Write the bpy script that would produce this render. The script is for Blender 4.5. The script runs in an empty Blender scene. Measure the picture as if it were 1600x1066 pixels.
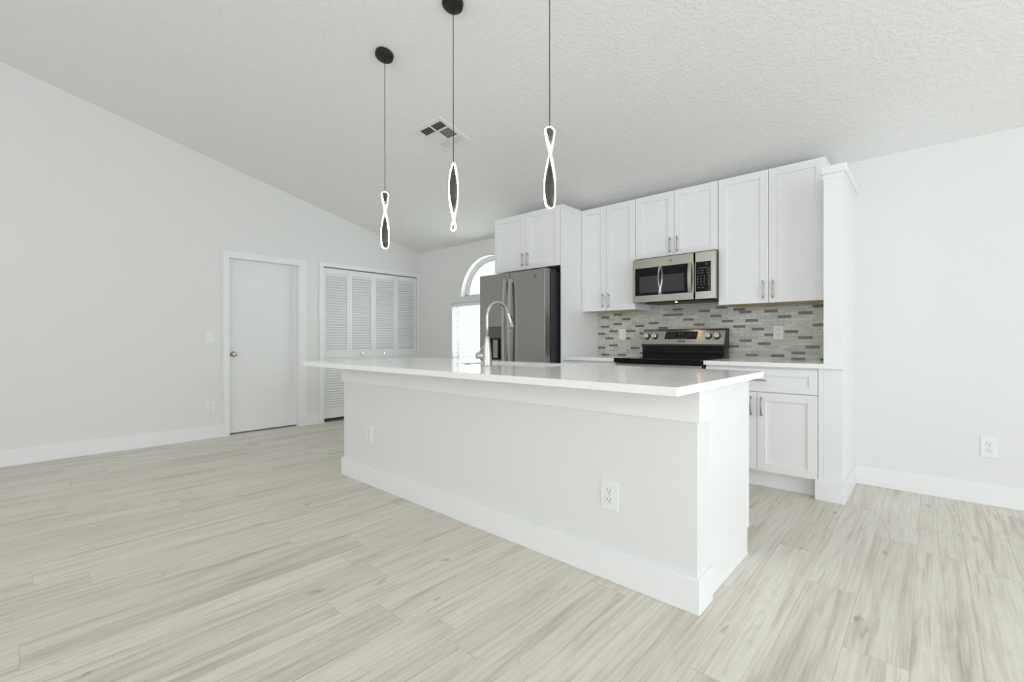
import bpy, bmesh, math, random
from mathutils import Matrix, Vector

SC = bpy.context.scene
COL = SC.collection
random.seed(7)

# ------------------------------------------------------------------ camera
TH, PITCH, ROLL, FPX = math.radians(42.30), 0.0016, -0.001, 719.1
cam_d = bpy.data.cameras.new('camera')
cam = bpy.data.objects.new('camera', cam_d)
COL.objects.link(cam)
_F = Vector((-math.sin(TH) * math.cos(PITCH), math.cos(TH) * math.cos(PITCH), -math.sin(PITCH)))
_R = Vector((math.cos(TH), math.sin(TH), 0))
_U = _R.cross(_F)
_R = _R * math.cos(ROLL) + _U * math.sin(ROLL)
_U = _R.cross(_F)
cam.matrix_world = Matrix(((_R.x, _U.x, -_F.x, 0), (_R.y, _U.y, -_F.y, 0), (_R.z, _U.z, -_F.z, 1.062), (0, 0, 0, 1)))
cam_d.sensor_fit = 'HORIZONTAL'
cam_d.sensor_width = 36
cam_d.lens = FPX / 1600 * 36
cam_d.clip_start = 0.02
SC.camera = cam

# ------------------------------------------------------------------ view, world, daylight
vs = SC.view_settings
vs.view_transform = 'Standard'
vs.look = 'None'
vs.exposure = 0.06
vs.gamma = 1
vs.use_curve_mapping = False
SC.cycles.use_denoising = True
SC.cycles.max_bounces = 14
SC.cycles.diffuse_bounces = 10
SC.cycles.glossy_bounces = 6
SC.cycles.transparent_max_bounces = 12
SC.cycles.sample_clamp_indirect = 8

world = bpy.data.worlds.new('World')
SC.world = world
world.use_nodes = True
wn = world.node_tree
wn.nodes.clear()
wo = wn.nodes.new('ShaderNodeOutputWorld')
wb = wn.nodes.new('ShaderNodeBackground')
wb.inputs[0].default_value = (0.91, 0.97, 1.0, 1)
wb.inputs[1].default_value = 1.12
wn.links.new(wb.outputs[0], wo.inputs[0])


def daylight(name, loc, rot, sx, sy, power, color):
    """area light standing in for daylight at an opening"""
    l = bpy.data.lights.new(name, 'AREA')
    l.shape = 'RECTANGLE'
    l.size, l.size_y, l.energy, l.color = sx, sy, power, color
    o = bpy.data.objects.new(name, l)
    o.location, o.rotation_euler = loc, rot
    COL.objects.link(o)
    return o


H = math.pi / 2
# unseen sliding door at right, added fill at two unseen rear windows, arched kitchen window
daylight('daylight_sliding_door', (2.99, 0.90, 1.20), (0, H, 0), 2.3, 3.2, 69, (0.89, 0.95, 1.0))
daylight('daylight_fill_rear_left', (-2.6, -3.49, 1.95), (H, 0, 0), 2.6, 1.7, 20, (0.93, 0.97, 1.0))
daylight('daylight_fill_rear_right', (1.3, -3.49, 1.95), (H, 0, 0), 2.0, 1.7, 48, (0.93, 0.97, 1.0))
daylight('daylight_kitchen_window', (-4.31, 4.44, 1.45), (-H, 0, 0), 1.3, 1.3, 24, (0.97, 1.0, 0.98))

# ------------------------------------------------------------------ materials


class NT:
    def __init__(self, name):
        self.m = bpy.data.materials.new(name)
        self.m.use_nodes = True
        self.t = self.m.node_tree
        self.t.nodes.clear()
        self.out = self.t.nodes.new('ShaderNodeOutputMaterial')

    def n(self, typ, ins=None, **props):
        nd = self.t.nodes.new('ShaderNode' + typ)
        for k, v in props.items():
            setattr(nd, k, v)
        for k, v in (ins or {}).items():
            self.set(nd, k, v)
        return nd

    def set(self, nd, k, v):
        s = nd.inputs[k]
        if hasattr(v, 'is_output') or isinstance(v, bpy.types.NodeSocket):
            self.t.links.new(v, s)
        else:
            s.default_value = v

    def math(self, op, a, b=0.0, c=0.0):
        nd = self.n('Math', {0: a, 1: b, 2: c}, operation=op)
        return nd.outputs[0]

    def ramp(self, fac, stops):
        nd = self.n('ValToRGB', {0: fac})
        el = nd.color_ramp.elements
        while len(el) < len(stops):
            el.new(0.5)
        for e, (p, c) in zip(el, stops):
            e.position = p
            e.color = c if len(c) == 4 else (*c, 1)
        return nd.outputs[0]

    def mix(self, fac, a, b, blend='MIX'):
        nd = self.n('MixRGB', {0: fac, 1: a, 2: b}, blend_type=blend)
        return nd.outputs[0]

    def done(self, sh):
        self.t.links.new(sh, self.out.inputs[0])
        return self.m


def c4(c):
    return (*c, 1.0)


def pbr(name, color, rough=0.5, metal=0.0, noise=0.0, nscale=20.0, bump=0.0, bscale=200.0, bdist=0.001, spec=0.5, stretch=None, coat=0.0):
    t = NT(name)
    co = t.n('TexCoord').outputs['Object']
    if stretch:
        co = t.n('Mapping', {0: co, 3: stretch}).outputs[0]
    b = t.n('BsdfPrincipled', {'Roughness': rough, 'Metallic': metal, 'Specular IOR Level': spec, 'Coat Weight': coat})
    nz = t.n('TexNoise', {'Vector': co, 'Scale': nscale, 'Detail': 4.0}).outputs[0]
    if noise:
        lo = tuple(max(0, x * (1 - noise)) for x in color)
        hi = tuple(min(1, x * (1 + noise)) for x in color)
        t.set(b, 'Base Color', t.ramp(nz, [(0.3, lo), (0.7, hi)]))
    else:
        b.inputs['Base Color'].default_value = c4(color)
    if bump:
        n2 = t.n('TexNoise', {'Vector': co, 'Scale': bscale, 'Detail': 3.0}).outputs[0]
        t.set(b, 'Normal', t.n('Bump', {'Height': n2, 'Strength': bump, 'Distance': bdist}).outputs[0])
    return t.done(b.outputs[0])


def brushed(name, color, rough, axis_scale, amt=0.06, aniso=0.0):
    t = NT(name)
    co = t.n('Mapping', {0: t.n('TexCoord').outputs['Object'], 3: axis_scale}).outputs[0]
    nz = t.n('TexNoise', {'Vector': co, 'Scale': 1.0, 'Detail': 5.0}).outputs[0]
    col = t.ramp(nz, [(0.25, tuple(x * (1 - amt) for x in color)), (0.75, tuple(min(1, x * (1 + amt)) for x in color))])
    rg = rough
    b = t.n('BsdfPrincipled', {'Base Color': col, 'Metallic': 1.0, 'Roughness': rg, 'Anisotropic': aniso})
    if aniso:
        t.set(b, 'Tangent', t.n('CombineXYZ', {0: 0.0, 1: 0.0, 2: 1.0}).outputs[0])
    return t.done(b.outputs[0])


def emit(name, color, strength):
    t = NT(name)
    return t.done(t.n('Emission', {0: c4(color), 1: strength}).outputs[0])


def mat_ceiling():
    t = NT('ceiling_knockdown_paint')
    co = t.n('TexCoord').outputs['Object']
    n1 = t.n('TexNoise', {'Vector': co, 'Scale': 42.0, 'Detail': 3.0, 'Roughness': 0.55}).outputs[0]
    h = t.ramp(n1, [(0.47, (0, 0, 0)), (0.58, (1, 1, 1))])
    bp = t.n('Bump', {'Height': h, 'Strength': 0.42, 'Distance': 0.0035}).outputs[0]
    b = t.n('BsdfPrincipled', {'Base Color': c4((0.84, 0.842, 0.838)), 'Roughness': 0.85, 'Normal': bp, 'Specular IOR Level': 0.25})
    return t.done(b.outputs[0])


def mat_floor():
    t = NT('greige_vinyl_plank')
    sep = t.n('SeparateXYZ', {0: t.n('TexCoord').outputs['Object']})
    x, y = sep.outputs[0], sep.outputs[1]
    W, L = 0.177, 1.22
    u = t.math('DIVIDE', t.math('ADD', x, 20.051), W)
    row = t.math('FLOOR', u)
    rr = t.n('TexWhiteNoise', {'W': row}, noise_dimensions='1D').outputs[0]
    v = t.math('ADD', t.math('DIVIDE', t.math('ADD', y, 30.0), L), t.math('MULTIPLY', rr, 7.0))
    colm = t.math('FLOOR', v)
    rid = t.math('ADD', t.math('MULTIPLY', row, 17.31), t.math('MULTIPLY', colm, 3.77))
    rnd = t.n('TexWhiteNoise', {'W': rid}, noise_dimensions='1D').outputs[0]
    off = t.math('MULTIPLY', rnd, 93.0)

    def grain(sx, sy, det, rough=0.6, dist=0.0):
        vec = t.n('CombineXYZ', {0: t.math('MULTIPLY', x, sx), 1: t.math('MULTIPLY_ADD', y, sy, off), 2: off}).outputs[0]
        return t.n('TexNoise', {'Vector': vec, 'Scale': 1.0, 'Detail': det, 'Roughness': rough, 'Distortion': dist}).outputs[0]
    broad = grain(9.0, 0.75, 3.0, 0.55, 0.6)
    fine = grain(75.0, 2.2, 6.0, 0.65, 0.3)
    saw = grain(5.0, 170.0, 2.0, 0.5)
    knot = grain(19.0, 6.5, 1.5, 0.35, 0.5)
    streak = grain(26.0, 0.9, 3.0, 0.5, 1.2)
    swirl = grain(11.0, 0.8, 2.0, 0.5, 1.0)
    base = t.ramp(broad, [(0.28, (0.55, 0.51, 0.445)), (0.43, (0.68, 0.643, 0.573)), (0.62, (0.725, 0.692, 0.622)), (0.8, (0.64, 0.60, 0.53))])
    tint = t.ramp(rnd, [(0.0, (0.94, 0.935, 0.925)), (0.5, (1.0, 0.998, 0.995)), (1.0, (1.03, 1.035, 1.04))])
    c = t.mix(1.0, base, tint, 'MULTIPLY')
    c = t.mix(1.0, c, t.ramp(fine, [(0.30, (0.80, 0.785, 0.765)), (0.52, (1, 1, 1)), (0.75, (1.04, 1.04, 1.04))]), 'MULTIPLY')
    c = t.mix(1.0, c, t.ramp(saw, [(0.32, (0.97, 0.967, 0.963)), (0.5, (1, 1, 1))]), 'MULTIPLY')
    c = t.mix(1.0, c, t.ramp(streak, [(0.56, (1, 1, 1)), (0.70, (0.81, 0.785, 0.755))]), 'MULTIPLY')
    ring = t.math('FRACT', t.math('MULTIPLY', swirl, 8.0))
    c = t.mix(1.0, c, t.ramp(ring, [(0.0, (0.93, 0.92, 0.905)), (0.35, (1, 1, 1)), (0.9, (1, 1, 1)), (1.0, (0.93, 0.92, 0.905))]), 'MULTIPLY')
    c = t.mix(t.ramp(knot, [(0.72, (0, 0, 0)), (0.82, (0.7, 0.7, 0.7))]), c, c4((0.27, 0.245, 0.21)))
    fu = t.math('FRACT', u)
    fv = t.math('FRACT', v)
    eu = t.math('MULTIPLY', t.math('MINIMUM', fu, t.math('SUBTRACT', 1.0, fu)), W)
    ev = t.math('MULTIPLY', t.math('MINIMUM', fv, t.math('SUBTRACT', 1.0, fv)), L)
    seam = t.math('LESS_THAN', t.math('MINIMUM', eu, ev), 0.0011)
    c = t.mix(t.math('MULTIPLY', seam, 0.38), c, c4((0.25, 0.225, 0.19)))
    rg = t.math('MULTIPLY_ADD', fine, 0.16, 0.36)
    hgt = t.math('SUBTRACT', t.math('MULTIPLY_ADD', saw, 0.3, t.math('MULTIPLY', fine, 0.5)), seam)
    bp = t.n('Bump', {'Height': hgt, 'Strength': 0.12, 'Distance': 0.0015}).outputs[0]
    b = t.n('BsdfPrincipled', {'Base Color': c, 'Roughness': rg, 'Normal': bp, 'Specular IOR Level': 0.42})
    return t.done(b.outputs[0])


def mat_quartz():
    t = NT('white_quartz')
    co = t.n('TexCoord').outputs['Object']
    n1 = t.n('TexNoise', {'Vector': co, 'Scale': 2.6, 'Detail': 8.0, 'Roughness': 0.62, 'Distortion': 1.4}).outputs[0]
    vein = t.ramp(n1, [(0.47, (0.90, 0.90, 0.895)), (0.50, (0.87, 0.87, 0.865)), (0.53, (0.90, 0.90, 0.895))])
    b = t.n('BsdfPrincipled', {'Base Color': vein, 'Roughness': 0.09, 'Specular IOR Level': 0.05})
    return t.done(b.outputs[0])


def mat_pane():
    t = NT('window_pane_glass')
    lw = t.n('LayerWeight', {'Blend': 0.5}).outputs['Facing']
    lw = t.math('MULTIPLY_ADD', t.math('POWER', lw, 5.0), 0.9, 0.04)
    ns = t.n('TexNoise', {'Scale': 3.0}).outputs[0]
    fac = t.math('MULTIPLY', lw, t.math('MULTIPLY_ADD', ns, 0.2, 0.8))
    mx = t.n('MixShader', {0: fac, 1: t.n('BsdfTransparent', {0: c4((0.97, 0.99, 0.98))}).outputs[0], 2: t.n('BsdfGlossy', {'Roughness': 0.02}).outputs[0]})
    return t.done(mx.outputs[0])


M = dict(
    wall=pbr('wall_paint', (0.785, 0.787, 0.782), 0.75, bump=0.08, bscale=160, spec=0.3),
    ceiling=mat_ceiling(),
    trim=pbr('trim_paint', (0.86, 0.865, 0.87), 0.38, noise=0.008, nscale=6),
    door=pbr('door_paint', (0.83, 0.835, 0.835), 0.42, noise=0.01, nscale=3),
    cab=pbr('cabinet_lacquer', (0.85, 0.853, 0.855), 0.33, noise=0.006, nscale=5),
    floor=mat_floor(),
    quartz=mat_quartz(),
    wood=pbr('raw_plywood', (0.62, 0.46, 0.28), 0.6, noise=0.12, nscale=3, stretch=(2, 30, 30)),
    nickel=brushed('brushed_nickel', (0.58, 0.56, 0.52), 0.33, (20, 20, 60), 0.03),
    pull=brushed('satin_nickel_pull', (0.40, 0.39, 0.37), 0.28, (40, 40, 100)),
    steel=brushed('brushed_steel', (0.47, 0.45, 0.40), 0.30, (3, 60, 120), 0.02, 0.45),
    slate=brushed('slate_steel', (0.34, 0.335, 0.315), 0.32, (3, 60, 400), 0.03, 0.0),
    slate_dark=pbr('dark_slate_plastic', (0.10, 0.10, 0.097), 0.35, noise=0.04),
    handle=brushed('fridge_handle_steel', (0.50, 0.49, 0.465), 0.30, (20, 20, 60), 0.03),
    chrome=brushed('satin_chrome', (0.74, 0.74, 0.73), 0.14, (20, 20, 20), 0.02),
    dark=pbr('dark_grey_enamel', (0.035, 0.036, 0.038), 0.45, noise=0.1),
    black=pbr('black_plastic', (0.012, 0.012, 0.013), 0.35, noise=0.1),
    blackglass=pbr('black_glass', (0.006, 0.006, 0.007), 0.03, noise=0.05, spec=0.28),
    smoke=pbr('smoked_door_window', (0.045, 0.047, 0.046), 0.03, noise=0.15, nscale=300),
    matteblack=pbr('matte_black_metal', (0.006, 0.006, 0.006), 0.5, noise=0.1),
    bronze=pbr('dark_bronze_satin', (0.055, 0.05, 0.045), 0.35, metal=0.5, noise=0.1),
    led=emit('warm_white_led', (1.0, 0.985, 0.96), 32.0),
    bulb=emit('warm_task_bulb', (1.0, 0.62, 0.25), 16.0),
    plate=pbr('white_nylon_plate', (0.84, 0.845, 0.85), 0.3, noise=0.005),
    slot=pbr('outlet_slot', (0.05, 0.05, 0.05), 0.6, noise=0.1),
    grout=pbr('pale_grout', (0.74, 0.74, 0.69), 0.8, noise=0.05),
    tile_a=pbr('glass_tile_sage', (0.54, 0.545, 0.485), 0.16, noise=0.12, nscale=40),
    tile_b=pbr('glass_tile_sand', (0.61, 0.605, 0.54), 0.16, noise=0.10, nscale=40),
    tile_c=pbr('glass_tile_mist', (0.48, 0.49, 0.455), 0.16, noise=0.12, nscale=40),
    tile_d=pbr('stone_tile_charcoal', (0.165, 0.165, 0.155), 0.3, noise=0.15, nscale=60),
    blind=pbr('white_blind_slat', (0.86, 0.87, 0.87), 0.45, noise=0.01),
    pane=mat_pane(),
    vinyl=pbr('white_vinyl_frame', (0.83, 0.84, 0.83), 0.4, noise=0.01),
    vent=pbr('white_vent_metal', (0.80, 0.80, 0.79), 0.4, noise=0.01),
    glyph=pbr('grey_printed_glyph', (0.11, 0.11, 0.11), 0.5, noise=0.05),
    ground=pbr('pale_concrete', (0.6, 0.6, 0.58), 0.8, noise=0.1, nscale=4),
    emblem=pbr('grey_emblem', (0.16, 0.16, 0.155), 0.3, metal=0.6, noise=0.05),
    ink=pbr('dark_badge_ink', (0.02, 0.02, 0.02), 0.4, noise=0.05),
    ext=pbr('vent_shade_paint', (0.03, 0.03, 0.03), 0.8, noise=0.1),  # near-black colour stands in for the shade inside the ceiling vent
)

# ------------------------------------------------------------------ mesh builder


class MB:
    """collects shapes (world coordinates) into one mesh"""

    def __init__(self):
        self.bm = bmesh.new()

    def _new(self, f):
        before = set(self.bm.verts)
        f()
        return [v for v in self.bm.verts if v not in before]

    def box(self, x0, x1, y0, y1, z0, z1, bev=0.0, mat=0, xf=None, seg=2):
        t = bmesh.new()
        vs_ = [t.verts.new((x, y, z)) for z in (z0, z1) for y in (y0, y1) for x in (x0, x1)]
        for idx in ((0, 2, 3, 1), (4, 5, 7, 6), (0, 1, 5, 4), (2, 6, 7, 3), (0, 4, 6, 2), (1, 3, 7, 5)):
            t.faces.new([vs_[i] for i in idx])
        if bev:
            bmesh.ops.bevel(t, geom=list(t.edges), offset=bev, segments=seg, affect='EDGES', profile=0.6)
        return self.merge(t, mat, xf)

    def merge(self, t, mat=0, xf=None, smooth=None):
        mp = {}
        for v in t.verts:
            mp[v] = self.bm.verts.new(xf @ v.co if xf else v.co)
        for f in t.faces:
            try:
                nf = self.bm.faces.new([mp[v] for v in f.verts])
                nf.material_index = mat
                nf.smooth = f.smooth if smooth is None else smooth
            except ValueError:
                pass
        t.free()
        return self

    def quad(self, pts, mat=0):
        f = self.bm.faces.new([self.bm.verts.new(p) for p in pts])
        f.material_index = mat
        return self

    def lathe(self, prof, origin=(0, 0, 0), axis='Z', n=32, mat=0, xf=None, cap=True):
        """prof: list of (radius, height along axis)"""
        rot = {'Z': Matrix.Identity(4), 'X': Matrix.Rotation(H, 4, 'Y'), 'Y': Matrix.Rotation(-H, 4, 'X')}[axis]
        m = Matrix.Translation(origin) @ rot
        if xf:
            m = xf @ m
        rings = []
        for r, h in prof:
            rings.append([self.bm.verts.new(m @ Vector((r * math.cos(2 * math.pi * i / n), r * math.sin(2 * math.pi * i / n), h))) for i in range(n)])
        for a, b in zip(rings, rings[1:]):
            for i in range(n):
                f = self.bm.faces.new((a[i], a[(i + 1) % n], b[(i + 1) % n], b[i]))
                f.smooth = True
                f.material_index = mat
        if cap:
            for rg, rev in ((rings[0], True), (rings[-1], False)):
                f = self.bm.faces.new(list(reversed(rg)) if rev else rg)
                f.material_index = mat
        return self

    def tube(self, pts, r, n=16, mat=0, cap=True):
        pts = [Vector(p) for p in pts]
        rs = r if isinstance(r, (list, tuple)) else [r] * len(pts)
        up = None
        rings = []
        for i, p in enumerate(pts):
            d = (pts[min(i + 1, len(pts) - 1)] - pts[max(i - 1, 0)]).normalized()
            if up is None:
                a = Vector((1, 0, 0)) if abs(d.x) < 0.8 else Vector((0, 1, 0))
                up = (a - d * a.dot(d)).normalized()
            else:
                up = (up - d * up.dot(d)).normalized()
            s = d.cross(up)
            rings.append([self.bm.verts.new(p + (up * math.cos(2 * math.pi * k / n) + s * math.sin(2 * math.pi * k / n)) * rs[i]) for k in range(n)])
        for a, b in zip(rings, rings[1:]):
            for k in range(n):
                f = self.bm.faces.new((a[k], a[(k + 1) % n], b[(k + 1) % n], b[k]))
                f.smooth = True
                f.material_index = mat
        if cap:
            for rg in (rings[0], rings[-1]):
                f = self.bm.faces.new(rg)
                f.material_index = mat
        return self

    def build(self, name, mats, parent=None, origin=None, loc0=None):
        """link as ONE object; vertices are stored relative to the root's base (or origin)"""
        bmesh.ops.recalc_face_normals(self.bm, faces=list(self.bm.faces))
        root = parent
        while root is not None and root.parent is not None:
            root = root.parent
        o = Vector(root.location) if root is not None else Vector(origin or (0, 0, 0))
        for v in self.bm.verts:
            v.co -= o
        me = bpy.data.meshes.new(name)
        self.bm.to_mesh(me)
        self.bm.free()
        for m in (mats if isinstance(mats, (list, tuple)) else [mats]):
            me.materials.append(m)
        ob = bpy.data.objects.new(name, me)
        COL.objects.link(ob)
        if parent is None:
            ob.location = o
        else:
            ob.parent = parent
        return ob


def thing(name, label, cat, loc=(0, 0, 0), group=None):
    o = bpy.data.objects.new(name, None)
    o.empty_display_size = 0.1
    COL.objects.link(o)
    o.location = loc
    return tag(o, label, cat, group)


def tag(o, label, cat=None, group=None):
    o['label'] = label
    if cat:
        o['category'] = cat
    if group:
        o['group'] = group
    return o


def struct(name, mb, mat, parent=None, label=None):
    o = mb.build(name, mat, parent)
    if parent is None:
        o['kind'] = 'structure'
    if label:
        o['label'] = label
    return o


# ------------------------------------------------------------------ room shell
XL, XR, YB, YR = -5.785, 3.0, 4.252, -3.5
RIDGE = -1.0
SL = 0.239


def zc(y):
    return 2.386 + SL * (YB - max(y, RIDGE)) - (0.239 * (RIDGE - y) if y < RIDGE else 0)


b = MB().box(XL - 0.7, XR + 0.2, YR - 0.2, YB + 0.2, -0.12, 0.0)
struct('floor', b, M['floor'])

b = MB()
X0, X1 = XL - 0.75, XR + 0.2
ys = [YR - 0.2, RIDGE, YB + 0.16]
lo = [[(x, y, zc(y)) for x in (X0, X1)] for y in ys]
hi = [[(x, y, zc(y) + 0.14) for x in (X0, X1)] for y in ys]
for i in range(2):
    b.quad((lo[i][0], lo[i][1], lo[i + 1][1], lo[i + 1][0]))
    b.quad((hi[i][0], hi[i][1], hi[i + 1][1], hi[i + 1][0]))
    b.quad((lo[i][0], lo[i + 1][0], hi[i + 1][0], hi[i][0]))
    b.quad((lo[i][1], lo[i + 1][1], hi[i + 1][1], hi[i][1]))
b.quad((lo[0][0], lo[0][1], hi[0][1], hi[0][0]))
b.quad((lo[2][0], lo[2][1], hi[2][1], hi[2][0]))
bmesh.ops.remove_doubles(b.bm, verts=list(b.bm.verts), dist=1e-5)
struct('ceiling', b, M['ceiling'])

# left gable wall with a door pocket and a closet pocket
D0, D1, DT = 1.669, 2.436, 1.990       # door opening
C0, C1, CT = 2.750, 4.205, 2.018       # closet opening
b = MB()
cols = [YR - 0.1, RIDGE, D0, D1, C0, C1, YB + 0.1]
for y0, y1 in zip(cols, cols[1:]):
    z0 = DT if y0 == D0 else CT if y0 == C0 else 0.0
    b.quad(((XL, y0, z0), (XL, y1, z0), (XL, y1, zc(y1) + 0.02), (XL, y0, zc(y0) + 0.02)))
for (y0, y1, zt, dp) in ((D0, D1, DT, 0.13), (C0, C1, CT, 0.6)):
    xb = XL - dp
    b.quad(((xb, y0, 0), (xb, y1, 0), (xb, y1, zt), (xb, y0, zt)))
    b.quad(((XL, y0, 0), (xb, y0, 0), (xb, y0, zt), (XL, y0, zt)))
    b.quad(((XL, y1, 0), (xb, y1, 0), (xb, y1, zt), (XL, y1, zt)))
    b.quad(((XL, y0, zt), (XL, y1, zt), (xb, y1, zt), (xb, y0, zt)))
struct('wall_left', b, M['wall'])

# kitchen wall with the arched window and the square window below it
AX, AR, AZ = -4.31, 0.515, 1.660       # arch centre, radius, springing line
SX0, SX1, SZ0, SZ1 = -5.020, -3.600, 0.72, 1.592
TW = 0.16
NA = 24
arch = [(AX - AR * math.cos(math.pi * i / NA), AZ + AR * math.sin(math.pi * i / NA)) for i in range(NA + 1)]
b = MB()
for y in (YB, YB + TW):
    def q(x0, x1, z0, z1, z2=None, z3=None):
        b.quad(((x0, y, z0), (x1, y, z2 if z2 is not None else z0), (x1, y, z3 if z3 is not None else z1), (x0, y, z1)))
    ztop = zc(YB) + 0.05
    q(XL - 0.1, SX0, 0, ztop)
    q(SX1, XR + 0.1, 0, ztop)
    q(SX0, SX1, 0, SZ0)
    q(SX0, SX1, SZ1, AZ)
    q(SX0, AX - AR, AZ, ztop)
    q(AX + AR, SX1, AZ, ztop)
    for (xa, za), (xb, zb) in zip(arch, arch[1:]):
        b.quad(((xa, y, za), (xb, y, zb), (xb, y, ztop), (xa, y, ztop)))
loop = arch + [(AX + AR, AZ), (AX - AR, AZ)]
for (xa, za), (xb, zb) in list(zip(arch, arch[1:])) + [((AX + AR, AZ), (AX - AR, AZ))]:
    b.quad(((xa, YB, za), (xb, YB, zb), (xb, YB + TW, zb), (xa, YB + TW, za)))
sq = [(SX0, SZ0), (SX1, SZ0), (SX1, SZ1), (SX0, SZ1)]
for (xa, za), (xb, zb) in zip(sq, sq[1:] + sq[:1]):
    b.quad(((xa, YB, za), (xb, YB, zb), (xb, YB + TW, zb), (xa, YB + TW, za)))
struct('wall_back', b, M['wall'])

# right wall with a sliding door opening, rear wall with two window openings (both unseen, openings placed and sized to suit the light)
b = MB()
for x in (XR, XR + 0.15):
    for (y0, y1, z0) in ((YR - 0.1, RIDGE, 0), (RIDGE, YB + 0.1, 0)):
        pass
    segs = [YR - 0.1, RIDGE, -0.7, 2.5, YB + 0.1]
    for y0, y1 in zip(segs, segs[1:]):
        z0 = 2.35 if -0.8 < y0 < 2.4 else 0
        b.quad(((x, y0, z0), (x, y1, z0), (x, y1, zc(y1) + 0.05), (x, y0, zc(y0) + 0.05)))
b.quad(((XR, -0.7, 0), (XR + 0.15, -0.7, 0), (XR + 0.15, -0.7, 2.35), (XR, -0.7, 2.35)))
b.quad(((XR, 2.5, 0), (XR + 0.15, 2.5, 0), (XR + 0.15, 2.5, 2.35), (XR, 2.5, 2.35)))
b.quad(((XR, -0.7, 2.35), (XR, 2.5, 2.35), (XR + 0.15, 2.5, 2.35), (XR + 0.15, -0.7, 2.35)))
struct('wall_right', b, M['wall'])
b = MB()
for y in (YR, YR - 0.15):
    xs = [XL - 0.1, -3.9, -1.3, 0.3, 2.3, XR + 0.1]
    for i, (x0, x1) in enumerate(zip(xs, xs[1:])):
        if i in (1, 3):
            b.quad(((x0, y, 0), (x1, y, 0), (x1, y, 1.1), (x0, y, 1.1)))
            b.quad(((x0, y, 2.8), (x1, y, 2.8), (x1, y, 3.12), (x0, y, 3.12)))
        else:
            b.quad(((x0, y, 0), (x1, y, 0), (x1, y, 3.12), (x0, y, 3.12)))
for x0, x1 in ((-3.9, -1.3), (0.3, 2.3)):
    p = [(x0, 1.1), (x1, 1.1), (x1, 2.8), (x0, 2.8)]
    for (xa, za), (xb, zb) in zip(p, p[1:] + p[:1]):
        b.quad(((xa, YR, za), (xb, YR, zb), (xb, YR - 0.15, zb), (xa, YR - 0.15, za)))
struct('wall_rear', b, M['wall'])

b = MB().box(-14, 8, YB + TW + 0.02, 16, -0.35, -0.15)
struct('ground', b, M['ground'])

# wing wall that ends the kitchen run
WX0, WX1, WY = -0.525, -0.420, 3.637
b = MB()
b.box(WX0, WX1, WY, YB, 0, 2.150, 0.002)
b.box(-0.552, WX0, WY, YB, 0, 0.873)
struct('wall_end', b, M['trim'])
b = MB()
b.box(WX0 - 0.004, WX1 + 0.006, WY - 0.006, YB - 0.002, 2.118, 2.150, 0.002)
b.box(WX0 - 0.012, WX1 + 0.022, WY - 0.022, YB - 0.002, 2.150, 2.202, 0.006)
struct('trim_1', b, M['trim'])


def base_board(name, segs):
    b = MB()
    for (x0, x1, y0, y1, h) in segs:
        b.box(x0, x1, y0, y1, 0, h, 0.003)
    return struct(name, b, M['trim'])


base_board('baseboard_left', [(XL, XL + 0.015, YR, 1.614, 0.138), (XL, XL + 0.015, 2.532, 2.694, 0.138)])
base_board('baseboard_back', [(WX1 + 0.001, XR, YB - 0.015, YB, 0.135)])
base_board('baseboard_end', [(-0.572, WX1 + 0.014, WY - 0.015, WY, 0.135), (WX1, WX1 + 0.014, WY, YB - 0.015, 0.135)])
base_board('baseboard_right', [(XR - 0.015, XR, 2.5, YB - 0.016, 0.135), (XR - 0.015, XR, YR, -0.7, 0.135)])

# ------------------------------------------------------------------ interior door
dr = MB().box(XL - 0.095, XL - 0.060, D0 + 0.004, D1 - 0.004, 0.016, DT - 0.004, 0.002).build('door_1', M['door'])
dr['kind'] = 'structure'
dr['label'] = 'flat white interior door with a round nickel knob'
b = MB().lathe([(0.031, 0.0), (0.033, 0.004), (0.031, 0.008), (0.014, 0.010), (0.012, 0.030), (0.022, 0.036), (0.0275, 0.048), (0.026, 0.060), (0.018, 0.067), (0.006, 0.069)],
               (XL - 0.060, D0 + 0.060, 0.908), 'X', 28)
b.build('door_knob', M['nickel'], dr)['label'] = 'round brushed nickel knob'
# casing
b = MB()
for (y0, y1) in ((1.614, D0 + 0.003), (D1 - 0.003, 2.532)):
    b.box(XL, XL + 0.017, y0, y1, 0, DT - 0.003, 0.002)
b.box(XL, XL + 0.017, 1.614, 2.532, DT - 0.003, 2.061, 0.002)
b.box(XL - 0.12, XL - 0.001, D0 + 0.0005, D0 + 0.0035, 0, DT - 0.004)
b.box(XL - 0.12, XL - 0.001, D1 - 0.0035, D1 - 0.0005, 0, DT - 0.004)
b.box(XL - 0.12, XL - 0.001, D0 + 0.0005, D1 - 0.0005, DT - 0.0035, DT - 0.0005)
struct('trim_2', b, M['trim'])
# closet casing
b = MB()
b.box(XL, XL + 0.017, 2.694, C0, 0, CT, 0.002)
b.box(XL, XL + 0.017, 2.694, YB - 0.001, CT, 2.070, 0.002)
b.box(XL, XL + 0.012, C1, YB - 0.001, 0, CT, 0.002)
struct('trim_3', b, M['trim'])


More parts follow.
